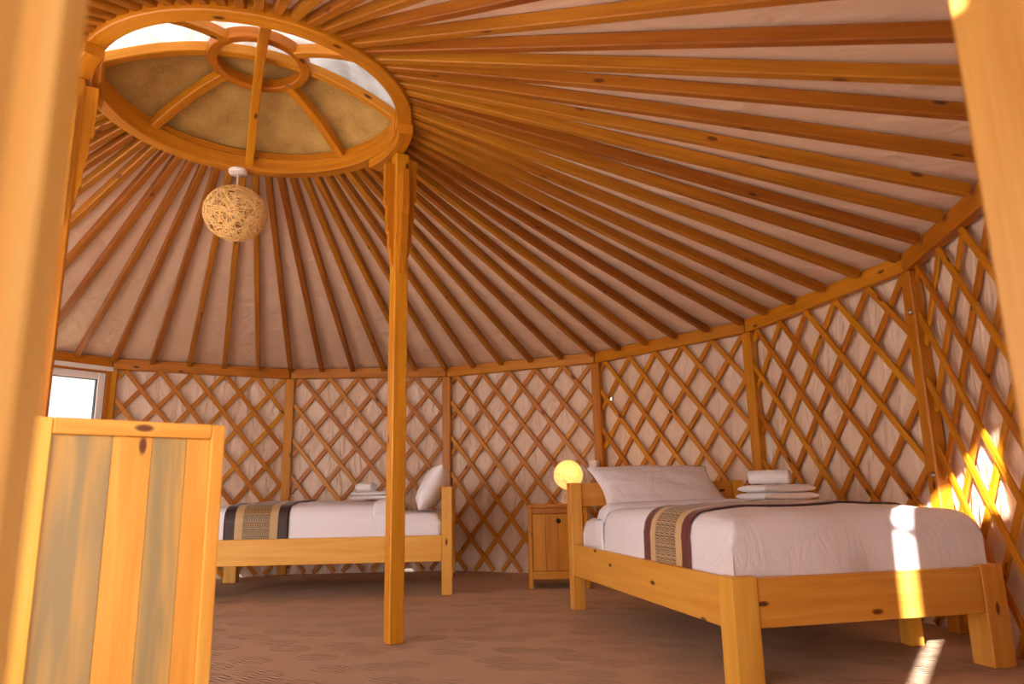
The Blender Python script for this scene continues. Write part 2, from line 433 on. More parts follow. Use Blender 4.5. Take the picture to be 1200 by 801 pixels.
bm = newbm(); ul = bm.loops.layers.uv.active
vs = [bm.verts.new(vert(k) * 1.055 + Vector((0, 0, 0.0))) for k in range(NS)]; bm.faces.new(vs)
vs2 = [bm.verts.new(vert(k) * 1.055 + Vector((0, 0, -0.02))) for k in range(NS)]; bm.faces.new(vs2[::-1])
for k in range(NS): bm.faces.new((vs[k], vs[(k + 1) % NS], vs2[(k + 1) % NS], vs2[k]))
floor = structure(obj('floor', bm, M['carpet']), label='brown carpet with embossed wavy ridges', cat='floor')
bm = newbm(); box(bm, (200, 200, 0.02), T(0, 0, -0.035))
structure(obj('ground', bm, M['sand']), label='sandy ground outside the yurt', cat='ground')

NAMES = {-3: 'wall_window_side', -2: 'wall_back_left', -1: 'wall_back', 0: 'wall_back_right', 1: 'wall_right_rear', 2: 'wall_right',
         3: 'wall_right_front', 4: 'wall_front_right', 5: 'wall_front', 6: 'wall_front_left', 7: 'wall_left_front', 8: 'wall_left',
         9: 'wall_left_middle', 10: 'wall_left_rear'}
# shared pieces of one wall section (local frame: x to the right seen from inside, y outwards, z up)
SP, SL, SO = 0.24, 1.24, 0.085            # lattice spacing, slope, first crossing
SW, ST = 0.034, 0.013
def slat_segments():
    out = []
    zt, zb, xa, xb = H + 0.01, 0.012, 0.028, L - 0.028
    for layer, sgn in ((0, -1), (1, 1)):        # 0: front, falling to the right; 1: behind, rising to the right
        for i in range(-8, 14):
            x0 = SO + i * SP                    # crosses the eave here
            # z = zt + sgn*SL*(x-x0)
            f = lambda x: zt + sgn * SL * (x - x0)
            pts = []
            xs = sorted((xa, xb, x0, x0 + (zb - zt) / (sgn * SL)))
            cand = [(x, f(x)) for x in xs if xa - 1e-6 <= x <= xb + 1e-6 and zb - 1e-6 <= f(x) <= zt + 1e-6]
            if len(cand) < 2: continue
            p, q = cand[0], cand[-1]
            if sqrt((p[0] - q[0]) ** 2 + (p[1] - q[1]) ** 2) < 0.09: continue
            out.append((layer, p, q))
    return out
SEGS = slat_segments()
slat_meshes = []
for layer, p, q in SEGS:
    d = Vector((q[0] - p[0], 0, q[1] - p[1])); ln = d.length; mid = Vector(((p[0] + q[0]) / 2, 0.030 + layer * 0.0145, (p[1] + q[1]) / 2))
    b = newbm(); box(b, (ln, ST, SW), T(*mid) @ RY(-atan2(d.z, d.x)), bevel=0.0025)
    bmesh.ops.recalc_face_normals(b, faces=b.faces)
    for v in b.verts: v.co *= S
    me = bpy.data.meshes.new('lattice_slat'); b.to_mesh(me); b.free(); me.materials.append(M['wood']); slat_meshes.append(me)

def section_frame(k):
    A, B = vert(k), vert(k + 1); e = (B - A).normalized()
    return A, atan2(e.y, e.x), e

DOOR_R_S, DOOR_L_S, DOOR_H = 0.303, 1.163, 1.52
WIN = (0.20, 1.292, 0.98, 1.60)            # window opening x0, x1, z0, z1 in its section
def liner_fn(k):
    def fn(a, b):
        x = -0.03 + a * (L + 0.06); z = 0.0 + b * 1.735
        seed = k * 7.3
        w = noise.noise(Vector((x * 2.1 + seed, z * 1.1, seed))) * 0.018 + noise.noise(Vector((x * 7 + seed, z * 2.2, 3 + seed))) * 0.006
        # taut on the lattice crossings, slack in the diamonds
        w += 0.007 * sin(pi * (x - SO) / SP) * cos(pi * z / (SP * SL))
        y = 0.072 + w + 0.01 * (b - 0.5)
        if b == 0 and k == -1 and (0.70 < a < 0.735 or 0.74 < a < 0.775): z = 0.03
        if b == 0 and k == -2 and (0.66 < a < 0.70 or 0.735 < a < 0.77): z = 0.026
        return Vector((x, y, max(z, 0)))
    return fn
bm_ = newbm(); box(bm_, (L - 0.004, 0.055, 0.085), T(L / 2, 0.0275, H + 0.0425), bevel=0.005); beam_src = None
post_src = None
walls = {}
for k in range(-3, 11):
    A, rz, e = section_frame(k)
    bm = newbm()
    if k == 5:      # doorway: cloth beside and above the door only
        for (xa, xb, za, zb) in ((-0.03, DOOR_R_S - 0.08, 0, 1.735), (DOOR_L_S + 0.08, L + 0.03, 0, 1.735), (DOOR_R_S - 0.09, DOOR_L_S + 0.09, DOOR_H + 0.04, 1.735)):
            def fr_(a, b):
                x = xa + (xb - xa) * a
                near = min(1, max(0, min(abs(x - DOOR_R_S + 0.08), abs(x - DOOR_L_S - 0.08)) / 0.15)) if not (DOOR_R_S - 0.09 < x < DOOR_L_S + 0.09) else 0
                return Vector((x, 0.02 + 0.052 * near, za + (zb - za) * b))
            grid(bm, 10, 16, fr_)
    elif k == -3:
        x0, x1, z0, z1 = WIN
        for (xa, xb, za, zb) in ((-0.03, x0 + .01, 0, 1.735), (x1 - .01, L + 0.03, 0, 1.735), (x0 + .01, x1 - .01, 0, z0 + .01), (x0 + .01, x1 - .01, z1 + 0.0, 1.735)):
            grid(bm, 14, 20, lambda a, b: Vector((xa + (xb - xa) * a, 0.075 + 0.008 * noise.noise(Vector((9 * a, 4 * b, 2))), za + (zb - za) * b)))
    else:
        nx, nz = 66, 72
        hole = (lambda i, j: i == int((0.075 + 0.03) / (L + 0.06) * nx) and j == int(1.322 / 1.735 * nz)) if k == 1 else None
        grid(bm, nx, nz, liner_fn(k), skip=hole)
    w = obj(NAMES[k], bm, M['fill_liner' if k in (6, 7, 8, 9) else 'liner'], loc=A, rotz=rz, normals=False); structure(w)
    walls[k] = w
    # eave beam
    if beam_src is None:
        beam_src = obj('eave_beam', bm_, M['wood'], w)
        b = newbm(); box(b, (0.074, 0.062, H), T(0, 0.033, H / 2), bevel=0.006); post_src = obj('wall_post', b, M['wood'], w)
        post_src.rotation_euler = (0, 0, pi / NS)
    else:
        copy_part(beam_src, w, (0, 0, 0), 0); copy_part(post_src, w, (0, 0, 0), pi / NS)
    if k not in (5, -3):
        for (layer, p, q), me in zip(SEGS, slat_meshes):
            c = bpy.data.objects.new('lattice_slat', me); COL.objects.link(c); c.parent = w
            c.location = (random.uniform(-.004, .004), 0, random.uniform(-.004, .002))
# bolts in the post beside the right bed
for (x_, z_) in ((0.018, 1.40), (0.018, 0.66)):
    b = newbm(); lathe(b, [(0, 0.012), (0.006, 0.012), (0.010, 0.009), (0.0135, 0.004), (0.0135, 0)], 12, T(x_, -0.001, z_) @ RX(pi / 2))
    obj('bolt', b, M['metal'], walls[3]).rotation_euler = (0, 0, pi / NS)

# window
A, rz, e = section_frame(-3)
x0, x1, z0, z1 = WIN
win = thing('window_1', 'white framed window in the wall behind the low cabinet', 'window', A, rz); del win['category']; win['kind'] = 'structure'
def frame(bm, x0, x1, z0, z1, w, y0, y1, bev=0.004):
    yc, d = (y0 + y1) / 2, y1 - y0
    box(bm, (w, d, z1 - z0), T(x0 + w / 2, yc, (z0 + z1) / 2), bev); box(bm, (w, d, z1 - z0), T(x1 - w / 2, yc, (z0 + z1) / 2), bev)
    box(bm, (x1 - x0 - 2 * w, d, w), T((x0 + x1) / 2, yc, z0 + w / 2), bev); box(bm, (x1 - x0 - 2 * w, d, w), T((x0 + x1) / 2, yc, z1 - w / 2), bev)
b = newbm(); frame(b, x0, x1 + 0.03, z0, z1, 0.034, 0.002, 0.075); obj('wooden_frame', b, M['wood'], win)
b = newbm(); box(b, (x1 - x0 + 0.04, 0.012, 0.034), T((x0 + x1) / 2 + 0.015, -0.003, z1 - 0.004), 0.003); obj('head_strip', b, M['white_paint'], win)
b = newbm(); frame(b, x0 + 0.036, x1 - 0.006, z0 + 0.036, z1 - 0.036, 0.052, 0.015, 0.065); obj('sash', b, M['white_paint'], win)
b = newbm(); frame(b, x0 + 0.087, x1 - 0.057, z0 + 0.087, z1 - 0.087, 0.006, 0.03, 0.06, 0.0); obj('gasket', b, M['gasket'], win)
b = newbm(); box(b, (x1 - x0 - 0.148, 0.006, z1 - z0 - 0.178), T((x0 + x1) / 2 + 0.015, 0.045, (z0 + z1) / 2)); obj('pane', b, M['glass'], win)

# doorway the photograph is taken through
A, rz, e = section_frame(5)
door = thing('door_1', 'pine door frame around the camera', 'door', A, rz); del door['category']; door['kind'] = 'structure'
xr, xl = DOOR_R_S, DOOR_L_S
b = newbm(); box(b, (0.095, 0.095, DOOR_H), T(xr - 0.0475, 0.0, DOOR_H / 2), 0.005); obj('door_jamb', b, M['wood_jamb'], door)
b = newbm(); box(b, (0.10, 0.095, DOOR_H), T(xl + 0.05, 0.0, DOOR_H / 2), 0.005); obj('door_jamb', b, M['wood_jamb'], door)
b = newbm(); box(b, (xl - xr + 0.195, 0.095, 0.085), T((xl + xr) / 2, 0.0, DOOR_H + 0.043), 0.005); obj('door_head', b, M['wood_jamb'], door)
b = newbm(); box(b, (xl - xr, 0.095, 0.03), T((xl + xr) / 2, 0.0, 0.015), 0.004); obj('threshold', b, M['wood_jamb'], door)
# door leaf, swung open outwards on the left jamb, gap at the hinges, unseen; its outline is shaped to cut the sunlight
leafx = xl + 0.0195
def leafbox(y0, y1, za, zb, th=0.035):
    bb = newbm(); box(bb, (th, y1 - y0, zb - za), T(leafx, (y0 + y1) / 2, (za + zb) / 2), 0.003, axis=2 if zb - za > y1 - y0 else 1); return bb
Y0, Y1 = 0.105, 0.94
LEAF_H = 1.44
leaf = obj('door_leaf', leafbox(Y0, 0.19, 0.02, LEAF_H), M['wood_jamb'], door)
b = newbm(); box(b, (0.018, 0.017, DOOR_H - 0.02), T(xl + 0.047, 0.0575, DOOR_H / 2), 0.0); obj('sun_stop_batten', b, M['wood_jamb'], door)  # unseen strip added to keep the sun off the left jamb
obj('stile', leafbox(Y1 - 0.08, Y1, 0.02, LEAF_H + 0.36), M['wood_jamb'], leaf)
for q in range(5):
    ya = 0.19 + (Y1 - 0.27) / 5 * q
    obj('door_board', leafbox(ya + 0.0006, ya + (Y1 - 0.27) / 5 - 0.0006, 0.02, LEAF_H - 0.002 + (0.36 if ya > 0.40 else 0), 0.026), M['wood_jamb'], leaf)  # outer boards and stile raised to trim the sun patch and right jamb highlight
for zz in (0.25, 1.25):
    b = newbm(); box(b, (0.012, 0.06, 0.03), T(leafx + 0.024, 0.085, zz), 0.002); obj('hinge', b, M['metal'], leaf)

# ------------------------------------------------------------------ roof: cloth cone and rafters
NR = 70
def eave_pt(i):                 # i in rafter units (0..70), rafter 5k stands on post k
    k = math.floor(i / 5); t = i / 5 - k
    return vert(k).lerp(vert(k + 1), t)
def ring_pt(i, r):
    a = pi / 2 - PH - 2 * pi * i / NR
    return RC + Vector((r * cos(a), r * sin(a), 0))
EZ, CZ = 1.668, 2.338            # rafter axis heights at the eave and at the ring
RW, RD = 0.036, 0.046
def roof_fn(a, b):
    i = a * NR
    P0 = eave_pt(i) * 1.027; P1 = ring_pt(i, RR - 0.012)
    p = P0.lerp(P1, b); z = (EZ + 0.0215) + (CZ - EZ - 0.002) * b
    fr = i - math.floor(i)
    sag = 0.016 * sin(pi * fr) ** 2 * (1 - b) ** 0.5 * sin(pi * min(1, b * 1.0 + 0.02)) ** 0.3
    wr = noise.noise(Vector((p.x * 4, p.y * 4, 1.0))) * 0.008 * (1 - b) + noise.noise(Vector((fr * 3 + math.floor(i) * 5.1, b * 9, 2))) * 0.007 * sin(pi * fr) * (1 - b)
    return Vector((p.x, p.y, z - sag + wr * sin(pi * fr)))
bm = newbm(); grid(bm, NR * 5, 44, roof_fn, closed_u=True)
ceiling = structure(obj('ceiling', bm, M['roof_liner'], normals=False), label='pale cloth roof lining above the rafters', cat='ceiling')
for i in range(NR):
    P0 = eave_pt(i); P0 = P0 * (1 - 0.016 / R); P0.z = EZ
    P1 = ring_pt(i, RR - 0.004); P1.z = CZ
    d = P1 - P0; ln = d.length; xa = d.normalized(); ya = Vector((0, 0, 1)).cross(xa).normalized(); za = xa.cross(ya)
    b = newbm(); wv = random.uniform(-0.002, 0.002)
    box(b, (ln, RW + wv, RD), Matrix.Translation((ln / 2, 0, 0)), bevel=0.004)
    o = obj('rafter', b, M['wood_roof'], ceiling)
    m4 = Matrix((xa, ya, za)).transposed().to_4x4(); m4.translation = P0 * S
    o.matrix_local = m4

# ------------------------------------------------------------------ crown (roof ring)
crown = thing('roof_crown', 'round wooden crown ring with eight curved ribs at the top of the roof', 'skylight', RC + Vector((0, 0, RZ0)))
def ring_frames(r, z, n=72, a0=0, a1=2 * pi):
    cl = abs(a1 - a0 - 2 * pi) < 1e-6
    m = n if cl else n + 1
    return [(Vector((r * cos(a0 + (a1 - a0) * i / n), r * sin(a0 + (a1 - a0) * i / n), z)), Vector((cos(a0 + (a1 - a0) * i / n), sin(a0 + (a1 - a0) * i / n), 0)), Vector((0, 0, 1))) for i in range(m)]
def rect(x0, x1, z0, z1, c=0.005): return [(x0 + c, z0), (x1 - c, z0), (x1, z0 + c), (x1, z1 - c), (x1 - c, z1), (x0 + c, z1), (x0, z1 - c), (x0, z0 + c)]
PA = atan2(0.0501 - RC.y, 0.6025 - RC.x)     # pole direction seen from the crown's middle
b = newbm(); sweep(b, ring_frames(RR, 0), rect(-0.068, 0.0, 0.0, 0.075), closed=True); obj('outer_ring', b, M['wood'], crown)
b = newbm(); sweep(b, ring_frames(RR, 0), rect(-0.056, -0.008, 0.076, 0.115), closed=True); obj('upper_ring', b, M['wood'], crown)
for sgn in (0, pi):
    b = newbm(); sweep(b, ring_frames(RR, 0, 12, PA + sgn - 0.33, PA + sgn + 0.33), rect(-0.062, 0.006, -0.048, -0.001)); obj('ring_block', b, M['wood'], crown)
    qa = radians(16.5) + sgn
    b = newbm(); box(b, (0.085, 0.085, 0.13), T((RR - 0.04) * cos(qa), (RR - 0.04) * sin(qa), 0.045) @ RZ(qa), 0.006); obj('joint_block', b, M['wood'], crown)
PR = radians(16.5)             # direction of the arch rib
HUBZ, HUBR = 0.272, 0.198
def dome(r): return 0.085 + (HUBZ - 0.085) * (1 - (r / (RR - 0.05)) ** 2)
b = newbm(); sweep(b, ring_frames(HUBR, dome(HUBR), 48), rect(-0.022, 0.022, -0.03, 0.02, 0.004), closed=True); obj('hub_ring', b, M['wood'], crown)
def rib(a, r0_, r1_, w, hgt, dz=0.0, name='rib'):
    fr = []
    n = 20
    ya = Vector((-sin(a), cos(a), 0)); xd = Vector((cos(a), sin(a), 0))
    for i in range(n + 1):
        r = r0_ + (r1_ - r0_) * i / n
        o = xd * r + Vector((0, 0, dome(abs(r)) + dz)); e2 = 1e-3
        tg = (xd * e2 + Vector((0, 0, dome(abs(r) + e2 * (1 if r >= 0 else -1)) - dome(abs(r))))).normalized()
        fr.append((o, ya, tg.cross(ya).normalized() * (1 if tg.cross(ya).z > 0 else -1)))
    bb = newbm(); sweep(bb, fr, rect(-w / 2, w / 2, -hgt / 2, hgt / 2, 0.004)); return obj(name, bb, M['wood'], crown)
RI = RR - 0.045
rib(PR, -RI, RI, 0.042, 0.046, 0.012, 'arch_rib')                 # side to side, standing over the hub
rib(PR + pi / 2, -RI, RI, 0.042, 0.045, -0.052, 'cross_rib')      # front to back, under the hub
for q in (pi / 4, 3 * pi / 4, 5 * pi / 4, 7 * pi / 4): rib(PR + q, HUBR + 0.01, RI, 0.044, 0.045, -0.01)
def cover(sgn):
    def fn(a, b_):
        an = PR + (pi * a if sgn > 0 else -pi * a); r = (RR + 0.055) * (1 - b_)
        z = dome(min(r, RR - 0.05)) + 0.042 - max(0, r - (RR - 0.05)) * 0.35
        z += noise.noise(Vector((r * cos(an) * 5, r * sin(an) * 5, 4 * sgn))) * 0.014
        return Vector((r * cos(an), r * sin(an), z))
    bb = newbm(); grid(bb, 48, 24, fn); return bb
o = obj('felt_cover', cover(1), M['felt'], crown, normals=False)
o = obj('plastic_cover', cover(-1), M['plastic'], crown, normals=False); o['label'] = 'translucent plastic sheet over the near half of the crown'

# ------------------------------------------------------------------ two poles under the crown
def pole(loc, label):
    p = thing('support_pole', label, 'pole', loc, PA, 'poles under the roof crown')
    zt = RZ0 - 0.052
    b = newbm(); box(b, (0.068, 0.068, zt), T(0, 0, zt / 2), 0.005); obj('shaft', b, M['wood'], p)
    pass
    # scalloped brackets on the four faces
    sc = [(0, 0), (0.046, 0), (0.046, -0.14), (0.042, -0.17), (0.047, -0.195), (0.042, -0.225), (0.034, -0.235), (0.034, -0.31), (0.030, -0.33), (0.032, -0.355), (0.022, -0.37), (0.022, -0.44), (0.015, -0.455), (0.009, -0.52), (0.0, -0.54)]
    for q in range(4):
        bb = newbm(); top = zt - (0.02, 0.10, 0.06, 0.10)[q]
        prism(bb, [(0.034 + x, top + z * 0.95) for x, z in sc], -0.016, 0.016, RZ(q * pi / 2))
        obj('scalloped_bracket', bb, M['wood'], p)
    return p
PL = Vector((0.6025, 0.0501, 0))
PL2 = RC * 2 - PL; PL2.z = 0
pole(PL, 'square pine pole holding up the right side of the crown, standing mid floor')
pole(PL2, 'square pine pole under the left side of the crown, mostly hidden by the door post')

# ------------------------------------------------------------------ lamps
def string_ball(bm, rad, sq, n, seed, tw=0.0022, jitter=0.02):
    rnd = random.Random(seed)
    for i in range(n):
        ax = Vector((rnd.gauss(0, 1), rnd.gauss(0, 1), rnd.gauss(0, 1))).normalized()
        a = ax.orthogonal().normalized(); b_ = ax.cross(a)
        offc = rnd.uniform(-0.75, 0.75); rr = sqrt(1 - offc * offc)
        a0 = rnd.uniform(0, 2 * pi); ext = rnd.uniform(2.5, 6.0); k = 26
        pts = []
        for j in range(k + 1):
            t = a0 + ext * j / k
            v = (a * cos(t) + b_ * sin(t)) * rr + ax * (offc + 0.06 * sin(3 * t + i)); v.normalize()
            q = v * (rad * (1 + rnd.uniform(-jitter, jitter) * 0.4))
            pts.append(Vector((q.x, q.y, q.z * sq)))
        tube(bm, pts, tw, 4)
can = RC + Vector((0.648 * cos(1.94), 0.648 * sin(1.94), RZ0))
pend = thing('pendant_lamp', 'round woven straw pendant lamp hanging from the crown ring', 'lamp', can)
b = newbm(); lathe(b, [(0, 0), (0.045, 0), (0.047, -0.004), (0.047, -0.016), (0.042, -0.022), (0, -0.022)], 28); obj('ceiling_rose', b, M['white_plastic'], pend)
b = newbm(); tube(b, [(0, 0, -0.02), (0, 0, -0.16)], 0.005, 8); obj('cord', b, M['cord'], pend)
BR = 0.156
b = newbm(); string_ball(b, BR, 0.90, 140, 3, 0.0024); b.transform(T(0, 0, -0.240)); obj('straw_shade', b, M['straw'], pend)
b = newbm(); bmesh.ops.create_uvsphere(b, u_segments=24, v_segments=14, radius=0.03); b.transform(T(0, 0, -0.235))
for f in b.faces: f.smooth = True
obj('bulb', b, M['white_plastic'], pend)
b = newbm(); lathe(b, [(0.0, 0.05), (0.018, 0.05), (0.018, 0.0), (0.0, 0.0)], 14, T(0, 0, -0.21)); obj('bulb_holder', b, M['white_plastic'], pend)

# nightstand and its lamp
NSX, NSY, NSR = 1.612, 1.735, -0.13
ns = thing('nightstand', 'small pine bedside cabinet with a round finger hole, behind the right bed', 'cabinet', (NSX, NSY, 0), NSR)
W2, D2, HT = 0.20, 0.165, 0.535
b = newbm(); box(b, (2 * W2 + 0.01, 2 * D2 + 0.01, 0.022), T(0, 0, HT - 0.011), 0.004); obj('top', b, M['wood'], ns)
b = newbm(); box(b, (2 * W2 - 0.05, 0.016, 0.036), T(0, -D2 + 0.012, HT - 0.041), 0.002); obj('upper_rail', b, M['wood'], ns)
b = newbm(); box(b, (2 * W2 - 0.05, 0.016, 0.05), T(0, -D2 + 0.012, 0.085), 0.002); obj('lower_rail', b, M['wood'], ns)
for sx_ in (-1, 1):
    for sy_ in (-1, 1):
        b = newbm(); box(b, (0.03, 0.03, HT - 0.022), T(sx_ * (W2 - 0.015), sy_ * (D2 - 0.015), (HT - 0.022) / 2), 0.003); obj('leg', b, M['wood'], ns)
    b = newbm(); box(b, (0.012, 2 * D2 - 0.06, 0.42), T(sx_ * (W2 - 0.012), 0, 0.29), 0.001); obj('side_panel', b, M['wood'], ns)
b = newbm(); box(b, (2 * W2 - 0.06, 0.012, 0.42), T(0, D2 - 0.012, 0.29), 0.001); obj('back_panel', b, M['wood'], ns)
dr = None
DX0, DX1, DZ0, DZ1 = -W2 + 0.033, W2 - 0.033, 0.114, HT - 0.062
wdt = (DX1 - DX0) / 4
dr = bpy.data.objects.new('door', None); COL.objects.link(dr); dr.parent = ns
for q in range(4):
    b = newbm(); box(b, (wdt - 0.0012, 0.016, DZ1 - DZ0), T(DX0 + wdt * (q + .5), -D2 + 0.010, (DZ0 + DZ1) / 2), 0.0012); obj('board', b, M['wood'], dr)
b = newbm(); lathe(b, [(0, 0.0), (0.013, 0.0), (0.0165, 0.0015), (0.0165, 0.0)], 18, T(DX0 + wdt * 2.05, -D2 + 0.0015, 0.428) @ RX(pi / 2)); obj('finger_hole', b, M['dark'], dr)  # flat black disc, painted shade for the inside of the hole

TL = Vector((1.712, 1.785, HT + 0.0005))
tl = thing('table_lamp', 'glowing round straw table lamp on the bedside cabinet', 'lamp', TL)
b = newbm()
for q in range(3):
    an = 2 * pi * q / 3 + 0.4
    tube(b, [(0.062 * cos(an), 0.062 * sin(an), 0.004), (0.05 * cos(an), 0.05 * sin(an), 0.03), (0.03 * cos(an), 0.03 * sin(an), 0.075), (0.02 * cos(an), 0.02 * sin(an), 0.1)], 0.004, 6)
tube(b, [(0.06 * cos(t), 0.06 * sin(t), 0.004) for t in [2 * pi * i / 24 for i in range(25)]], 0.004, 6)
obj('wire_base', b, M['white_plastic'], tl)
TZ = 0.195
b = newbm(); string_ball(b, 0.1, 1.0, 120, 5, 0.0017); b.transform(T(0, 0, TZ)); obj('straw_shade', b, M['straw_lit'], tl)
b = newbm(); bmesh.ops.create_uvsphere(b, u_segments=32, v_segments=18, radius=0.096); b.transform(T(0, 0, TZ))
for f in b.faces: f.smooth = True
obj('inner_shade', b, M['shade_lit'], tl)
b = newbm(); pts = []
for i in range(20):
    t = i / 19; pts.append((-0.03 - 0.05 * t + 0.012 * sin(9 * t), -0.05 + 0.02 * cos(8 * t), 0.006 + 0.028 * abs(sin(7 * t)) * (1 - t)))
tube(b, pts, 0.0028, 6); obj('power_cord', b, M['white_plastic'], tl)
pd = bpy.data.lights.new('table_lamp_light', 'POINT'); pd.energy = 1.6; pd.color = (1.0, 0.62, 0.28); pd.shadow_soft_size = 0.12
po = bpy.data.objects.new('table_lamp_light', pd); COL.objects.link(po); po.parent = tl; po.location = Vector((-0.02, -0.18, TZ + 0.06)) * S

# small pale block on the wall post behind the pillow
b = newbm(); box(b, (0.07, 0.05, 0.055), T(0, 0, 0), 0.004)
o = obj('socket_box', b, M['white_paint'], None, vert(1) * (1 - 0.03 / R) + Vector((-0.02, 0, 0.815)), -0.75); tag(o, 'small pale box on the wall post behind the right bed pillow', 'box')

# ------------------------------------------------------------------ beds
BL, BW = 1.716, 1.057
def make_bed(loc, rotz, label, dz, mirror=1):
    """local frame: x from head to foot, y from the near side to the far side"""
    bed = thing('bed', label, 'bed', loc, rotz, 'two pine single beds')
    my = lambda y: y * mirror
    ZT, ZB, ZH = 0.336 + dz, 0.1765 + dz, 0.6635
    lw = 0.066
    P = lambda nm, size, c, bev=0.004, ax=None: obj(nm, (lambda bb: (box(bb, size, T(c[0], my(c[1]), c[2]), bev, 2, ax), bb)[1])(newbm()), M['wood_pale'], bed)
    for y in (lw / 2 - 0.002, BW - lw / 2 + 0.002):
        P('head_post', (lw, lw, ZH), (lw / 2, y, ZH / 2))
    for y in (0.046, BW - 0.046):
        P('leg', (0.092, 0.092, ZT + 0.003), (BL - 0.046, y, (ZT + 0.003) / 2))
    P('headboard', (0.026, BW - 2 * lw, 0.125), (lw / 2, BW / 2, ZH - 0.0645))
    P('headboard', (0.022, BW - 2 * lw, 0.15), (lw / 2, BW / 2, 0.30))
    P('side_rail', (BL - lw - 0.094, 0.026, ZT - ZB), (lw + (BL - lw - 0.092) / 2, 0.016, (ZT + ZB) / 2), ax=0)
    P('side_rail', (BL - lw - 0.094, 0.026, ZT - ZB), (lw + (BL - lw - 0.092) / 2, BW - 0.016, (ZT + ZB) / 2), ax=0)
    P('foot_rail', (0.026, BW - 0.186, ZT - ZB - 0.006), (BL - 0.018, BW / 2, (ZT + ZB) / 2), ax=1)
    if mirror > 0: P('middle_leg', (0.06, 0.06, ZB + 0.03), (BL * 0.765, BW - 0.062, (ZB + 0.03) / 2))
    n = 11
    for i in range(n):
        x = 0.10 + (BL - 0.24) * i / (n - 1)
        P('bed_slat', (0.07, BW - 0.062, 0.016), (x, BW / 2, ZB + 0.04), 0.001, 1)
    # nail heads on the head posts
    for y in (0.0,):
        bb = newbm()
        for q in range(5):
            lathe(bb, [(0, 0.0015), (0.004, 0.001), (0.0045, 0)], 8, T(lw * 0.62, my(-0.0015) , 0.10 + q * 0.125) @ RX(pi / 2 * mirror))
        obj('nail_heads', bb, M['metal'], bed)['kind'] = 'stuff'
    return bed

def soft(t):                    # 0..1 -> drop 0..1 quarter round
    t = max(0.0, min(1.0, t)); return 1 - sqrt(max(0.0, 1 - t * t))

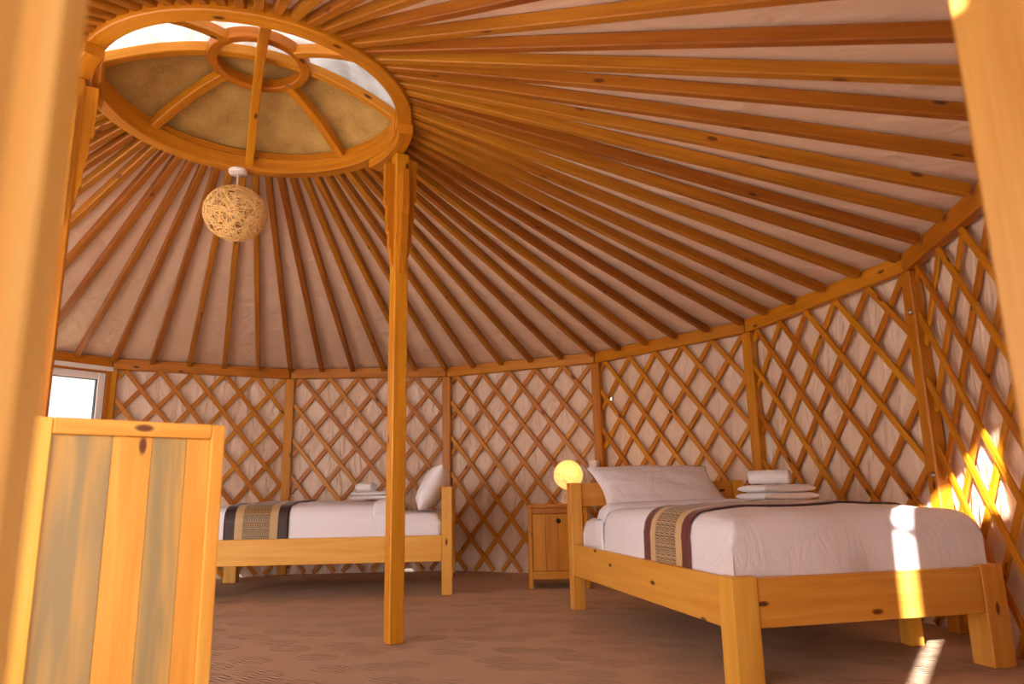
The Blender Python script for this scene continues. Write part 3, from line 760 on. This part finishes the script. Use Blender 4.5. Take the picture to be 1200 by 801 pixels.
def bedding(loc, rotz, dz, mirror, idx, top, dlabel, mlabel, rlabel, runner_x):
    Z0 = 0.235 + dz
    my = lambda v: Vector((v.x, v.y * mirror, v.z))
    # mattress in a fitted sheet
    x0, x1, y0, y1, zt, rr = 0.074, BL - 0.075, 0.060, BW - 0.060, 0.475 + dz * 0.9, 0.045
    def edge(s, a, b_, r, h):   # profile along one direction: returns (pos, drop)
        total = 2 * h + (b_ - a); q = s * total
        if q < h: return a, h - q
        if q > h + (b_ - a): return b_, q - h - (b_ - a)
        return a + (q - h), 0.0
    def rounded(x0, x1, y0, y1, zt, zb, r, crown=0.0, wr=0.0, seed=0):
        h = zt - zb
        def fn(a, b_):
            px, dx = edge(a, x0, x1, r, h); py, dy = edge(b_, y0, y1, r, h)
            # round the shoulders
            ex = min(px - x0, x1 - px); ey = min(py - y0, y1 - py)
            sx_ = soft(1 - ex / r) * r if ex < r else 0; sy_ = soft(1 - ey / r) * r if ey < r else 0
            drop = max(dx, dy, 0)
            z = zt - max(sx_, sy_)
            if dx > 0 or dy > 0: z = zt - r - drop * (h - r) / h
            cxn = (px - x0) / (x1 - x0); cyn = (py - y0) / (y1 - y0)
            z += crown * (sin(pi * min(max(cxn, 0), 1)) ** 0.5 if 0 < cxn < 1 else 0) * (sin(pi * min(max(cyn, 0), 1)) ** 0.6 if 0 < cyn < 1 else 0)
            v = Vector((px, py, z))
            return v
        def disp(a, c, off=0.0):
            v = fn(a, c); e_ = 0.012
            t1 = fn(min(1, a + e_), c) - fn(max(0, a - e_), c); t2 = fn(a, min(1, c + e_)) - fn(a, max(0, c - e_))
            nn = t1.cross(t2)
            nn = nn.normalized() if nn.length > 1e-9 else Vector((0, 0, 1))
            k = noise.noise(Vector((v.x * 2.0 + seed, v.y * 5.0, v.z * 2.0))) * wr + noise.noise(Vector((v.x * 5 + seed, v.y * 9, v.z * 5 + 5))) * wr * 0.45
            return v + nn * (k + off)
        return disp
    f1 = rounded(x0, x1, y0, y1, zt, Z0, rr, 0.01, 0.006, idx)
    m = thing('mattress', mlabel, 'mattress', loc, rotz, 'white mattresses on the beds')
    b = newbm(); grid(b, 46, 40, lambda a, c: my(f1(a, c))); bot = [(x0, y0), (x1, y0), (x1, y1), (x0, y1)]
    b.faces.new([b.verts.new(my(Vector((x, y, Z0)))) for x, y in bot])
    obj('sheet', b, M['sheet'], m)
    # duvet, tucked in along the sides and the foot
    X0, X1, Y0_, Y1_ = 0.40, BL - 0.012 - 0.022, 0.031, BW - 0.031
    ZB_ = 0.315 + dz
    f2 = rounded(X0, X1, Y0_, Y1_, top, ZB_, 0.075, 0.034, 0.012, idx + 3)
    d = thing('duvet', dlabel, 'duvet', loc, rotz, 'white duvets on the beds')
    b = newbm(); grid(b, 120, 110, lambda a, c: my(f2(a, c))); obj('cover', b, M['sheet'], d)
    # turned down top edge
    def fold(a, c):
        py = Y0_ - 0.004 + (Y1_ - Y0_ + 0.008) * c
        t = 2 * pi * a
        ey = min(c, 1 - c); z_ = top + 0.004 + 0.012 * sin(pi * c) ** .5 - soft(max(0, 1 - ey / 0.07)) * 0.07
        k = noise.noise(Vector((py * 6, a * 2, idx))) * 0.006
        return my(Vector((X0 + 0.045 + cos(t) * 0.062 + k, py, z_ + 0.004 + sin(t) * 0.024 + k)))
    b = newbm(); grid(b, 20, 60, fold, closed_u=True)
    def foldside(sy):
        def fn(a, c):
            y = Y0_ - 0.008 if sy < 0 else Y1_ + 0.008
            z_ = top - 0.05 - (top - 0.06 - ZB_) * c
            t = 2 * pi * a
            return my(Vector((X0 + 0.045 - 0.01 * c + cos(t) * (0.06 - 0.012 * c), y + sin(t) * 0.010 + 0.004 * sin(5 * c) * sy, z_)))
        return fn
    grid(b, 14, 12, foldside(-1), closed_u=True); grid(b, 14, 12, foldside(1), closed_u=True)
    obj('turned_down_edge', b, M['sheet'], d)
    # runner over the duvet
    xa, xb = runner_x
    hh = top - ZB_
    tot = (X1 - X0) + 2 * hh
    def rfn(off):
        def fn(a, c):
            x = xa + (xb - xa) * a + 0.01 * sin(3 * c + idx)
            s = (hh + (x - X0)) / tot
            return my(f2(s, c, off))
        return fn
    wy = (Y1_ - Y0_ + 2 * hh); rl = thing('bed_runner', rlabel, 'bed runner', loc, rotz, 'patterned bed runners')
    b = newbm()
    arc = [0.0]
    for q in range(400): arc.append(arc[-1] + (f2(0.55, (q + 1) / 400) - f2(0.55, q / 400)).length)
    def uvf(a, c):
        q = min(399, int(c * 400)); f = c * 400 - q
        return ((arc[q] + (arc[q + 1] - arc[q]) * f) / (xb - xa), a)
    grid(b, 24, 130, rfn(0.0075), uvf)
    o = obj('runner_cloth', b, M['runner%d' % idx], rl)
    sm = o.modifiers.new('thickness', 'SOLIDIFY'); sm.thickness = 0.004 * S; sm.offset = -0.5
    return f2

def pillow(bm, lx, ly, th, seed, ears=0.10):
    """cushion in the XY plane, thickness along z"""
    def fn(sgn):
        def f(a, c):
            u, v = 2 * a - 1, 2 * c - 1
            t = (max(0, 1 - abs(u) ** 2.6) * max(0, 1 - abs(v) ** 2.6)) ** 0.55
            pin = 1 - 0.10 * (1 - abs(v) ** 2) * abs(u) ** 3; pin2 = 1 - 0.10 * (1 - abs(u) ** 2) * abs(v) ** 3
            n_ = noise.noise(Vector((u * 2.2 + seed, v * 2.2, sgn * 2 + seed))) * 0.012 + noise.noise(Vector((u * 6 + seed, v * 6, sgn))) * 0.005
            return Vector((u * lx / 2 * pin, v * ly / 2 * pin2, sgn * (th / 2 * t + n_ * t)))
        return f
    grid(bm, 36, 28, fn(1)); grid(bm, 36, 28, fn(-1)); bmesh.ops.remove_doubles(bm, verts=bm.verts, dist=1e-5)

# right bed
B1 = Vector((1.5104, 0.7784, 0)); A1 = -1.4522
make_bed(B1, A1, 'pine bed on the right with its foot end towards the camera', 0.0)
bedding(B1, A1, 0.0, 1, 1, 0.522, 'white duvet tucked into the right bed, sunlit at the foot', 'white mattress of the right bed', 'maroon and gold bed runner with square spirals across the right bed', (0.965, 1.37))
l1 = Vector((cos(A1), sin(A1), 0)); w1 = Vector((-sin(A1), cos(A1), 0))
def at(o, l, w, x, y, z): return o + l * x + w * y + Vector((0, 0, z))
p = thing('pillow', 'white pillow leaning on the headboard of the right bed', 'pillow', at(B1, l1, w1, 0.19, 0.47, 0.52), A1, 'white pillows')
b = newbm(); pillow(b, 0.74, 0.40, 0.13, 2.0)
# pillow plane: X -> bed width, Y -> leaning up towards the headboard
tilt = radians(38)
m4 = Matrix((Vector((0, 1, 0)), Vector((-cos(tilt), 0, sin(tilt))), Vector((sin(tilt), 0, cos(tilt))))).transposed().to_4x4()
b.transform(T(0, 0, 0.105) @ m4); obj('pillowcase', b, M['pillowcase'], p)

def folded_towel(loc, rotz, lx, ly, th, layers, label, group, seed):
    t = thing('folded_towel', label, 'towel', loc, rotz, group)
    for q in range(layers):
        b = newbm(); hq = th / layers
        def fn(sgn):
            def f(a, c):
                u, v = sin(pi / 2 * sin(pi * (a - .5))), sin(pi / 2 * sin(pi * (c - .5)))
                e_ = (max(0, 1 - abs(u) ** 6) * max(0, 1 - abs(v) ** 6)) ** 0.3
                n_ = noise.noise(Vector((u * 2 + seed + q, v * 2, sgn))) * 0.004
                return Vector((u * lx / 2 * (1 - 0.04 * q), v * ly / 2 * (1 - 0.05 * q), hq * (q + .5) + sgn * hq / 2 * e_ * 0.98 + n_ * e_))
            return f
        grid(b, 22, 16, fn(1)); grid(b, 22, 16, fn(-1)); bmesh.ops.remove_doubles(b, verts=b.verts, dist=1e-5); obj('fold', b, M['towel'], t)
    return t
def rolled_towel(loc, rotz, ln, rad, label, group, squash=0.8, tilt=0.0):
    t = thing('rolled_towel', label, 'towel', loc, rotz, group)
    b = newbm(); pts = []
    n = 70
    for i in range(n + 1):
        th = 6.6 * pi * i / n; r = rad * (0.12 + 0.88 * i / n); pts.append((r * cos(th), r * sin(th) * squash))
    def fn(a, c):
        x, z = pts[round(a * n)]; e_ = 1 - 0.10 * abs(2 * c - 1) ** 6
        return Vector((x * e_, (c - 0.5) * ln * (1 - 0.05 * a), z * e_ + rad * squash))
    grid(b, n, 14, fn)
    if tilt: b.transform(RX(tilt))
    o = obj('roll', b, M['towel'], t, normals=False); sm = o.modifiers.new('thickness', 'SOLIDIFY'); sm.thickness = rad * 0.11 * S; sm.offset = 0
    return t
G1 = 'white towels on the right bed'
ft = at(B1, l1, w1, 0.72, 0.84, 0.5595)
folded_towel(ft, A1 + 0.1, 0.22, 0.31, 0.072, 2, 'thick folded white towel lying on the far side of the right bed', G1, 1)
rolled_towel(ft + w1 * -0.03 + l1 * 0.0 + Vector((0, 0, 0.072)), A1 - 0.75, 0.20, 0.043, 'small rolled white towel on top of the folded towel of the right bed', G1)

# left bed (its head on the right, long side to the camera)
A2 = pi - 0.05
B2 = Vector((0.89, 1.4553, 0))
# local x runs head -> foot (to the left); the far side is on the right hand of x, so y is mirrored
make_bed(B2, A2, 'pine bed at the back left with its long side to the camera', 0.026, -1)
bedding(B2, A2, 0.026, -1, 2, 0.548, 'white duvet on the left bed at the back', 'white mattress of the left bed', 'dark brown and gold bed runner with square spirals across the left bed', (1.02, 1.42))
l2 = Vector((cos(A2), sin(A2), 0)); w2 = Vector((sin(A2), -cos(A2), 0))
p = thing('pillow', 'plump white pillow standing against the headboard of the left bed', 'pillow', at(B2, l2, w2, 0.138, 0.36, 0.535), A2, 'white pillows')
b = newbm(); pillow(b, 0.62, 0.335, 0.17, 8.0)
tilt = radians(62)
m4 = Matrix((Vector((0, 1, 0)), Vector((-cos(tilt), 0, sin(tilt))), Vector((sin(tilt), 0, cos(tilt))))).transposed().to_4x4()
b.transform(T(0, 0, 0.125) @ m4); obj('pillowcase', b, M['pillowcase'], p)
G2 = 'white towels on the left bed'
ft = at(B2, l2, w2, 0.60, 0.62, 0.588)
folded_towel(ft, A2 + 0.05, 0.27, 0.22, 0.055, 2, 'folded white towel on the left bed beside the pole', G2, 4)
rolled_towel(ft + l2 * 0.03 + Vector((0, 0, 0.056)), A2 + 0.9, 0.17, 0.042, 'rolled white towel on top of the folded towel of the left bed', G2, 0.7)

# ------------------------------------------------------------------ low cabinet in the left foreground
CA, CB, CH = Vector((-0.0878, -1.573, 0)), Vector((0.2411, -1.326, 0)), 0.8
ce = (CB - CA); CW = ce.length; crz = atan2(ce.y, ce.x)
cab = thing('low_cabinet', 'low pine cabinet with grey streaked boards in the left foreground', 'cabinet', CA, crz)
P = lambda nm, size, c, mat, bev=0.003, ax=None: obj(nm, (lambda bb: (box(bb, size, T(*c), bev, 2, ax), bb)[1])(newbm()), mat, cab)
SWD = 0.034; D3 = 0.40
for nm_y in (0.014, D3 - 0.014):
    P('stile', (SWD, 0.028, CH), (SWD / 2, nm_y, CH / 2), M['wood_pale']); P('stile', (SWD, 0.028, CH), (CW - SWD / 2, nm_y, CH / 2), M['wood_pale'])
    P('rail', (CW - 2 * SWD - 0.001, 0.028, 0.036), (CW / 2, nm_y, CH - 0.018), M['wood_pale']); P('rail', (CW - 2 * SWD - 0.001, 0.028, 0.05), (CW / 2, nm_y, 0.09), M['wood_pale'])
xw = CW - 2 * SWD; xx = SWD
for wd, mt in ((0.36, 'wood_grey'), (0.25, 'wood_pale'), (0.23, 'wood_grey'), (0.16, 'wood_pale')):
    P('board', (wd * xw - 0.001, 0.014, CH - 0.152), (xx + wd * xw / 2, 0.019, 0.115 + (CH - 0.152) / 2), M[mt], 0.001); xx += wd * xw
P('back_panel', (CW - 2 * SWD, 0.012, CH - 0.15), (CW / 2, D3 - 0.014, 0.115 + (CH - 0.15) / 2), M['wood_pale'], 0.001)
for x in (0.008, CW - 0.008): P('side_panel', (0.014, D3 - 0.058, CH - 0.06), (x, D3 / 2, CH / 2 + 0.028), M['wood_pale'], 0.001)
P('top', (CW - 0.034, D3 - 0.06, 0.02), (CW / 2, D3 / 2, CH - 0.013), M['wood_pale'])
